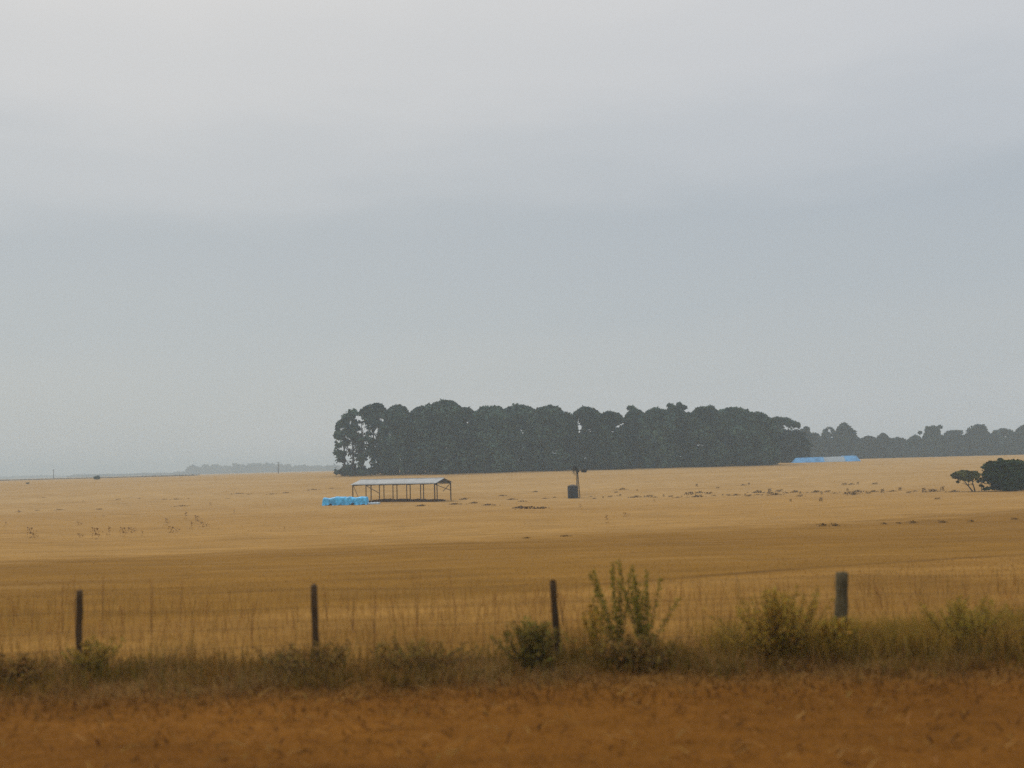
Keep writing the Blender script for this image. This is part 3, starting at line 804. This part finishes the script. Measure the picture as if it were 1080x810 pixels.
# straw behind the fence
P_ = []
n = 24000; x = rng.uniform(-18, 18, n); y = 14 + rng.uniform(0, 1, n) ** 2.2 * 16
P_.append(blades(on_ground(x, y), .11, .006, .9, rng, (.36, .198, .050), .2))
n = 26000; x = rng.uniform(-18, 18, n); y = 14.2 + rng.uniform(0, 1, n) ** 1.8 * 9
k = (np.sin(x * 1.7 + np.sin(y * 1.3) * 2) + np.sin(x * .63 + 1.1) + np.sin(y * 2.1 + x * .4)) > rng.uniform(-2.2, 2.2, n); x, y = x[k], y[k]
tone = np.array([(.37, .205, .052), (.33, .18, .048), (.43, .26, .08)])[rng.integers(0, 3, len(x))]
P_.append(blades(on_ground(x, y), .34, .0055, .35, rng, tone, .2))
n = 1800; x = rng.uniform(-16, 16, n); y = 14.2 + rng.uniform(0, 1, n) ** 1.4 * 7
P_.append(blades(on_ground(x, y), .50, .007, .3, rng, (.20, .105, .030), .3))
n = 1500; x = rng.uniform(-16, 16, n); y = 14.2 + rng.uniform(0, 1, n) ** 1.5 * 5
P_.append(blades(on_ground(x, y), .62, .0055, .2, rng, (.36, .20, .058), .2))
stuff('straw_grass', P_, 'dry straw-coloured grass behind the fence', 'grass')
# stubble out in the ochre strip and the pale paddock
P_ = []
n = 14000; y = 24 + rng.uniform(0, 1, n) ** 1.5 * 60; x = rng.uniform(-.62, .62, n) * y
P_.append(blades(on_ground(x, y), .05, .012, 1.4, rng, (.30, .17, .055), .3))
n = 9000; y = 75 + rng.uniform(0, 1, n) ** 1.2 * 190; x = rng.uniform(-.62, .62, n) * y
P_.append(blades(on_ground(x, y), .09, .04, 1.4, rng, (.42, .27, .12), .3))
stuff('paddock_stubble', P_, 'short dry stubble scattered over the paddock', 'stubble')

# ------------------------------------------------------------------ weeds and tufts that stand alone
def stem_plant(name, label, cat, px, base_y, h, w_, n, leaf, col, stemcol, seed, depth=None, group=None, lean=.25, up=.25, spread=.10):
    if name == 'tall_weed': spread = .075; lean = .2
    else: n = int(n * 1.5); leaf *= .85
    """upright weed: stems with leaves up them"""
    rg = np.random.default_rng(seed)
    if depth is None: p = ground_at(px, base_y); x, y = p.x, p.y
    else: y = depth; x = at(px, base_y, depth).x
    zb = float(gz(x, y)); root = empty(name, (x, y, zb)); tag(root, label, cat, group)
    st = MB(); C = []; N = []
    for i in range(n):
        bx, by = rg.normal(0, w_ * .22), rg.normal(0, w_ * .16)
        hh = h * rg.uniform(.55, 1.0); tx, ty = bx + rg.normal(0, lean) * h * .5, by + rg.normal(0, lean) * h * .4
        bx *= .5; pts = [Vector((bx * .1, by * .1, -.02)), Vector((bx * .6 + tx * .4, by * .6 + ty * .4, hh * .5)), Vector((tx, ty, hh))]
        st.tube(pts, [.006, .005, .002], 5)
        m = int(hh / .022)
        for t in np.linspace(up, 1, m):
            q = pts[0].lerp(pts[1], t * 2) if t < .5 else pts[1].lerp(pts[2], t * 2 - 1)
            for _ in range(2):
                a = rg.uniform(0, 2 * math.pi); e = rg.uniform(.1, 1.0) * spread * (1.25 - .75 * t)
                C.append((q.x + math.cos(a) * e, q.y + math.sin(a) * e, q.z + rg.normal(.2, .8) * leaf)); N.append((math.cos(a) * .6, math.sin(a) * .6, .7))
    st.build('leaf_stems', stemcol, root)
    C, N = np.array(C), np.array(N)
    cols = np.asarray(col)[None] * rg.uniform(.6, 1.4, (len(C), 1)) * (1 + rg.normal(0, .08, (len(C), 3)))
    quads_mesh('leaves', leaf_quads(C, N, leaf, rg), M['leaves'], root, np.clip(cols, .003, .8))
    return root
GRN = (.25, .205, .030); DGR = (.22, .165, .036); OLV = (.42, .275, .048)
stem_plant('tall_weed', 'tallest green weed with upright leafy stems left of the thick post', 'weed', 681, 706, 1.42, .60, 14, .028, GRN, M['greybark'], 1, 13.8, None, .12)
stem_plant('tall_weed', 'tall narrow green weed just left of the tallest green weed', 'weed', 653, 706, 1.36, .42, 9, .028, GRN, M['greybark'], 2, 13.7, None, .12)
stem_plant('tall_weed', 'shorter thin green weed, first right of the third thin post', 'weed', 629, 706, .78, .28, 6, .036, OLV, M['greybark'], 3, 13.7, None, .1)
stem_plant('weed_bush', 'dark green weed bush at the foot of the fence beside a thin post', 'weed', 562, 722, .66, .8, 44, .036, DGR, M['bark'], 4, 13.2, None, .4, .1)
stem_plant('weed_bush', 'broad olive weed bush left of the thick grey-green post', 'weed', 822, 722, 1.0, 1.3, 60, .030, OLV, M['bark'], 5, 13.4, None, .32, .12)
stem_plant('weed_bush', 'dark brown weed bush below the tall green weeds', 'weed', 668, 722, .45, 1.0, 34, .042, (.25, .155, .042), M['bark'], 6, 13.1, None, .5, .1)
stem_plant('weed_bush', 'olive weed growing round the foot of the thick post', 'weed', 884, 715, .55, .55, 20, .042, OLV, M['bark'], 7, 13.5, None, .3, .1)
stem_plant('weed_bush', 'dark weed bush at the foot of the second thin post', 'weed', 338, 716, .40, 1.4, 26, .040, (.27, .165, .046), M['bark'], 8, 13.4, None, .5, .1)
stem_plant('weed_bush', 'yellow-green weed at the foot of the leftmost post', 'weed', 98, 706, .52, .7, 20, .036, (.34, .23, .046), M['bark'], 9, 13.6, None, .35, .1)
stem_plant('weed_bush', 'dark olive weed bush between the second and third thin posts', 'weed', 438, 716, .40, 1.6, 26, .040, (.28, .175, .044), M['bark'], 10, 13.4, None, .5, .1)
stem_plant('weed_bush', 'yellowish olive weed bush near the right edge', 'weed', 1025, 705, .75, 1.5, 44, .028, (.36, .25, .040), M['bark'], 11, 13.7, None, .3, .1)
stem_plant('weed_bush', 'dark weed bush at the left edge', 'weed', 18, 716, .36, 1.0, 26, .040, (.26, .15, .04), M['bark'], 12, 13.3, None, .5, .1)

# brown seed-headed stalks standing in the straw
def seed_stalks():
    rg = np.random.default_rng(77)
    spots = [(66, 640, 602), (80, 645, 605), (108, 640, 602), (160, 640, 608), (190, 640, 606), (265, 650, 622), (345, 660, 620), (372, 650, 625),
             (395, 650, 628), (415, 650, 626), (440, 645, 596), (481, 640, 590), (522, 655, 624), (548, 655, 632), (593, 650, 624), (705, 650, 618),
             (760, 650, 625), (862, 650, 626), (930, 650, 625), (310, 655, 626), (655, 640, 590), (130, 655, 640)]
    for i, (px, by, ty) in enumerate(spots):
        dep = 15.0 + rg.uniform(0, 3.2); x = at(px, 640, dep).x; zb = float(gz(x, dep)); h = max(.45, min(1.35, at(px, ty, dep).z - zb))
        root = empty('seed_stalk', (x, dep, zb)); tag(root, 'thin brown seed-headed stalk standing in the straw behind the fence', 'dry stalk', 'brown seed stalks behind the fence')
        mb = MB(); C = []
        for s in range(rg.integers(2, 5)):
            tx, ty_ = rg.normal(0, .06), rg.normal(0, .06); hh = h * rg.uniform(.75, 1)
            mb.tube([(0, 0, 0), (tx * .4, ty_ * .4, hh * .55), (tx, ty_, hh)], [.005, .004, .002], 5)
            for t in np.linspace(.82, 1, 9):
                for _ in range(2): C.append((tx * t + rg.normal(0, .022), ty_ * t + rg.normal(0, .022), hh * t + rg.normal(0, .015)))
        mb.build('stem', M['straw'], root)
        C = np.array(C); cols = np.array([(.40, .21, .065)]) * rg.uniform(.6, 1.4, (len(C), 1))
        quads_mesh('seed_sprays', leaf_quads(C, rg.normal(0, 1, C.shape), .011, rg), M['leaves'], root, cols)
seed_stalks()

# dark tufts out in the paddock: a few shapes, copied
def tuft_mesh(seed, w_, h, n, leaf, col, flat=False):
    rg = np.random.default_rng(seed)
    x = rg.normal(0, w_ * .3, n); y = rg.normal(0, w_ * .25, n)
    if flat: z = rg.uniform(.02, 1, n) * h * np.exp(-(x / w_) ** 2 * 4)
    else: z = rg.uniform(0, 1, n) ** .8 * h
    C = np.stack([x * (1 - .3 * z / h), y, z], 1)
    cols = np.asarray(col)[None] * rg.uniform(.55, 1.45, (n, 1))
    return C, cols, rg
def tuft(seed, w_, h, n, leaf, col, flat, label, group):
    C, cols, rg = tuft_mesh(seed, w_, h, n, leaf, col, flat)
    N = rg.normal(0, 1, C.shape) * np.array([1, 1, .5])
    o = quads_mesh('weed_shrub', leaf_quads(C, N, leaf, rg), M['leaves'], None, cols)
    tag(o, label, 'weed tuft', group, 'thing'); return o
def scatter_tufts(spots, protos, rg, jitter=.25):
    used = set()
    for i, (px, py, sc) in enumerate(spots):
        k = i % len(protos); p = ground_at(px, py)
        o = protos[k]
        if k in used:
            o = protos[k].copy(); COL.objects.link(o)
        used.add(k)
        o.location = (p.x, p.y, float(gz(p.x, p.y)) - .02); o.rotation_euler.z = rg.uniform(-.4, .4)
        s = sc * rg.uniform(1 - jitter, 1 + jitter); o.scale = (s, s, s)
rg = np.random.default_rng(9)
BR = (.16, .085, .03); DK = (.14, .085, .034)
g1 = 'brown dock clumps in the left paddock'; l1 = 'brown upright dead weed clump in the left half of the pale paddock'
pr = [tuft(200, .6, .85, 46, .07, (.21, .11, .04), False, l1, g1), tuft(201, .9, .6, 56, .07, (.23, .125, .05), False, l1, g1), tuft(202, .35, .95, 36, .06, (.19, .10, .038), False, l1, g1)]
scatter_tufts([(101, 569, 1.3), (83, 554, .7), (115, 566, .8), (130, 566, .8), (138, 562, 1), (150, 566, .7), (176, 554, .8), (182, 562, .9), (202, 559, .8), (208, 553, 1.1),
               (214, 556, .9), (196, 549, 1.0), (32, 567, .9), (36, 567, .6), (6, 556, .9), (20, 542, .8), (84, 567, .6), (247, 542, .9), (222, 534, .7), (109, 545, .6), (60, 540, .7), (280, 533, .6),
               (88, 530, .6), (300, 560, .5), (612, 536, .6), (660, 545, .9), (640, 553, .8), (690, 530, .7)], pr, rg)
g2 = 'dark weed tufts along the far fence row'; l2 = 'small dark weed tuft in the row right of the windmill'
pr = [tuft(210, 1.3, .42, 60, .11, DK, False, l2, g2), tuft(211, 2.2, .34, 80, .12, (.15, .095, .04), True, l2, g2), tuft(212, .5, .62, 30, .10, DK, False, l2, g2)]
sp = []
for px in np.arange(622, 1010, 7.0):
    sp.append((px + rg.uniform(-3, 3), 525.5 - (px - 622) * .020 + rg.uniform(-1.6, 1.6), rg.choice([.5, .7, .9, 1.1])))
sp += [(735, 513.5, 1.0), (757, 515, .8), (784, 512, 1.1), (790, 511.5, .9), (891, 511.5, .8), (898, 511, .8), (905, 511, 1.0), (923, 511, .9), (905, 519, 1.0), (894, 518, .9),
       (844, 524, 1.0), (800, 520, 1.2), (812, 520, 1.2), (822, 519, 1.0), (738, 520, 1.3), (834, 529, .7), (989, 527, .7), (901, 522, .8), (866, 529, .8), (650, 520, .8), (657, 516.6, .9), (672, 518, .8)]
scatter_tufts(sp, pr, rg)
g3 = 'low dark clods on the ochre strip'; l3 = 'low dark weed clod on the ochre strip at the right'
pr = [tuft(220, .75, .22, 70, .05, (.06, .036, .013), True, l3, g3), tuft(221, 1.0, .24, 90, .05, (.07, .04, .015), True, l3, g3)]
scatter_tufts([(867, 555, 1.0), (880, 555, 1.1), (932, 553, .7), (948, 552.5, .7), (962, 552, 1.1), (994, 551.5, .9), (1024, 550.5, .7), (1070, 548, .8)], pr, rg, .1)
g4 = 'small dark scraps in the middle paddock'; l4 = 'small dark scrap of weed in the middle of the paddock between shed and windmill'
pr = [tuft(230, 1.1, .22, 60, .10, DK, True, l4, g4), tuft(231, 1.7, .18, 70, .10, (.11, .06, .022), True, l4, g4)]
scatter_tufts([(549, 536, 1.3), (560, 536.5, 1.5), (572, 536.5, 1.3), (540, 527, 1.2), (500, 531, 1.2), (515, 533, 1.5), (490, 527, 1.2), (575, 526, 1.0), (585, 525, .8), (530, 523, 1.0), (565, 519, 1.0), (597, 566, .5), (556, 568, .4), (480, 532, 1.3), (445, 534, 1.2), (551, 529, .8)], pr, rg)
g5 = 'flat dark scraps left of the shed'; l5 = 'flat dark scrap of weed in the pale paddock left of the blue tarp'
pr = [tuft(240, 1.5, .20, 44, .10, (.17, .10, .045), True, l5, g5), tuft(241, 2.6, .18, 56, .10, (.15, .09, .04), True, l5, g5)]
scatter_tufts([(174, 527, 1.0), (185, 527, 1.3), (199, 526, .8), (191, 534, 1.0), (125, 527, .7), (45, 525, .6), (147, 526, .6), (250, 521, 1.2), (263, 521.5, 1.3), (286, 521.5, 1.2), (302, 520, 1.2), (330, 517, 1.3),
               (350, 515.5, 1.4), (20, 540, 1.0), (40, 538.5, 1.0), (62, 538, 1.0), (105, 537.5, 1.0), (425, 511.5, 1.2), (470, 508, 1.0), (240, 526, .6)], pr, rg)
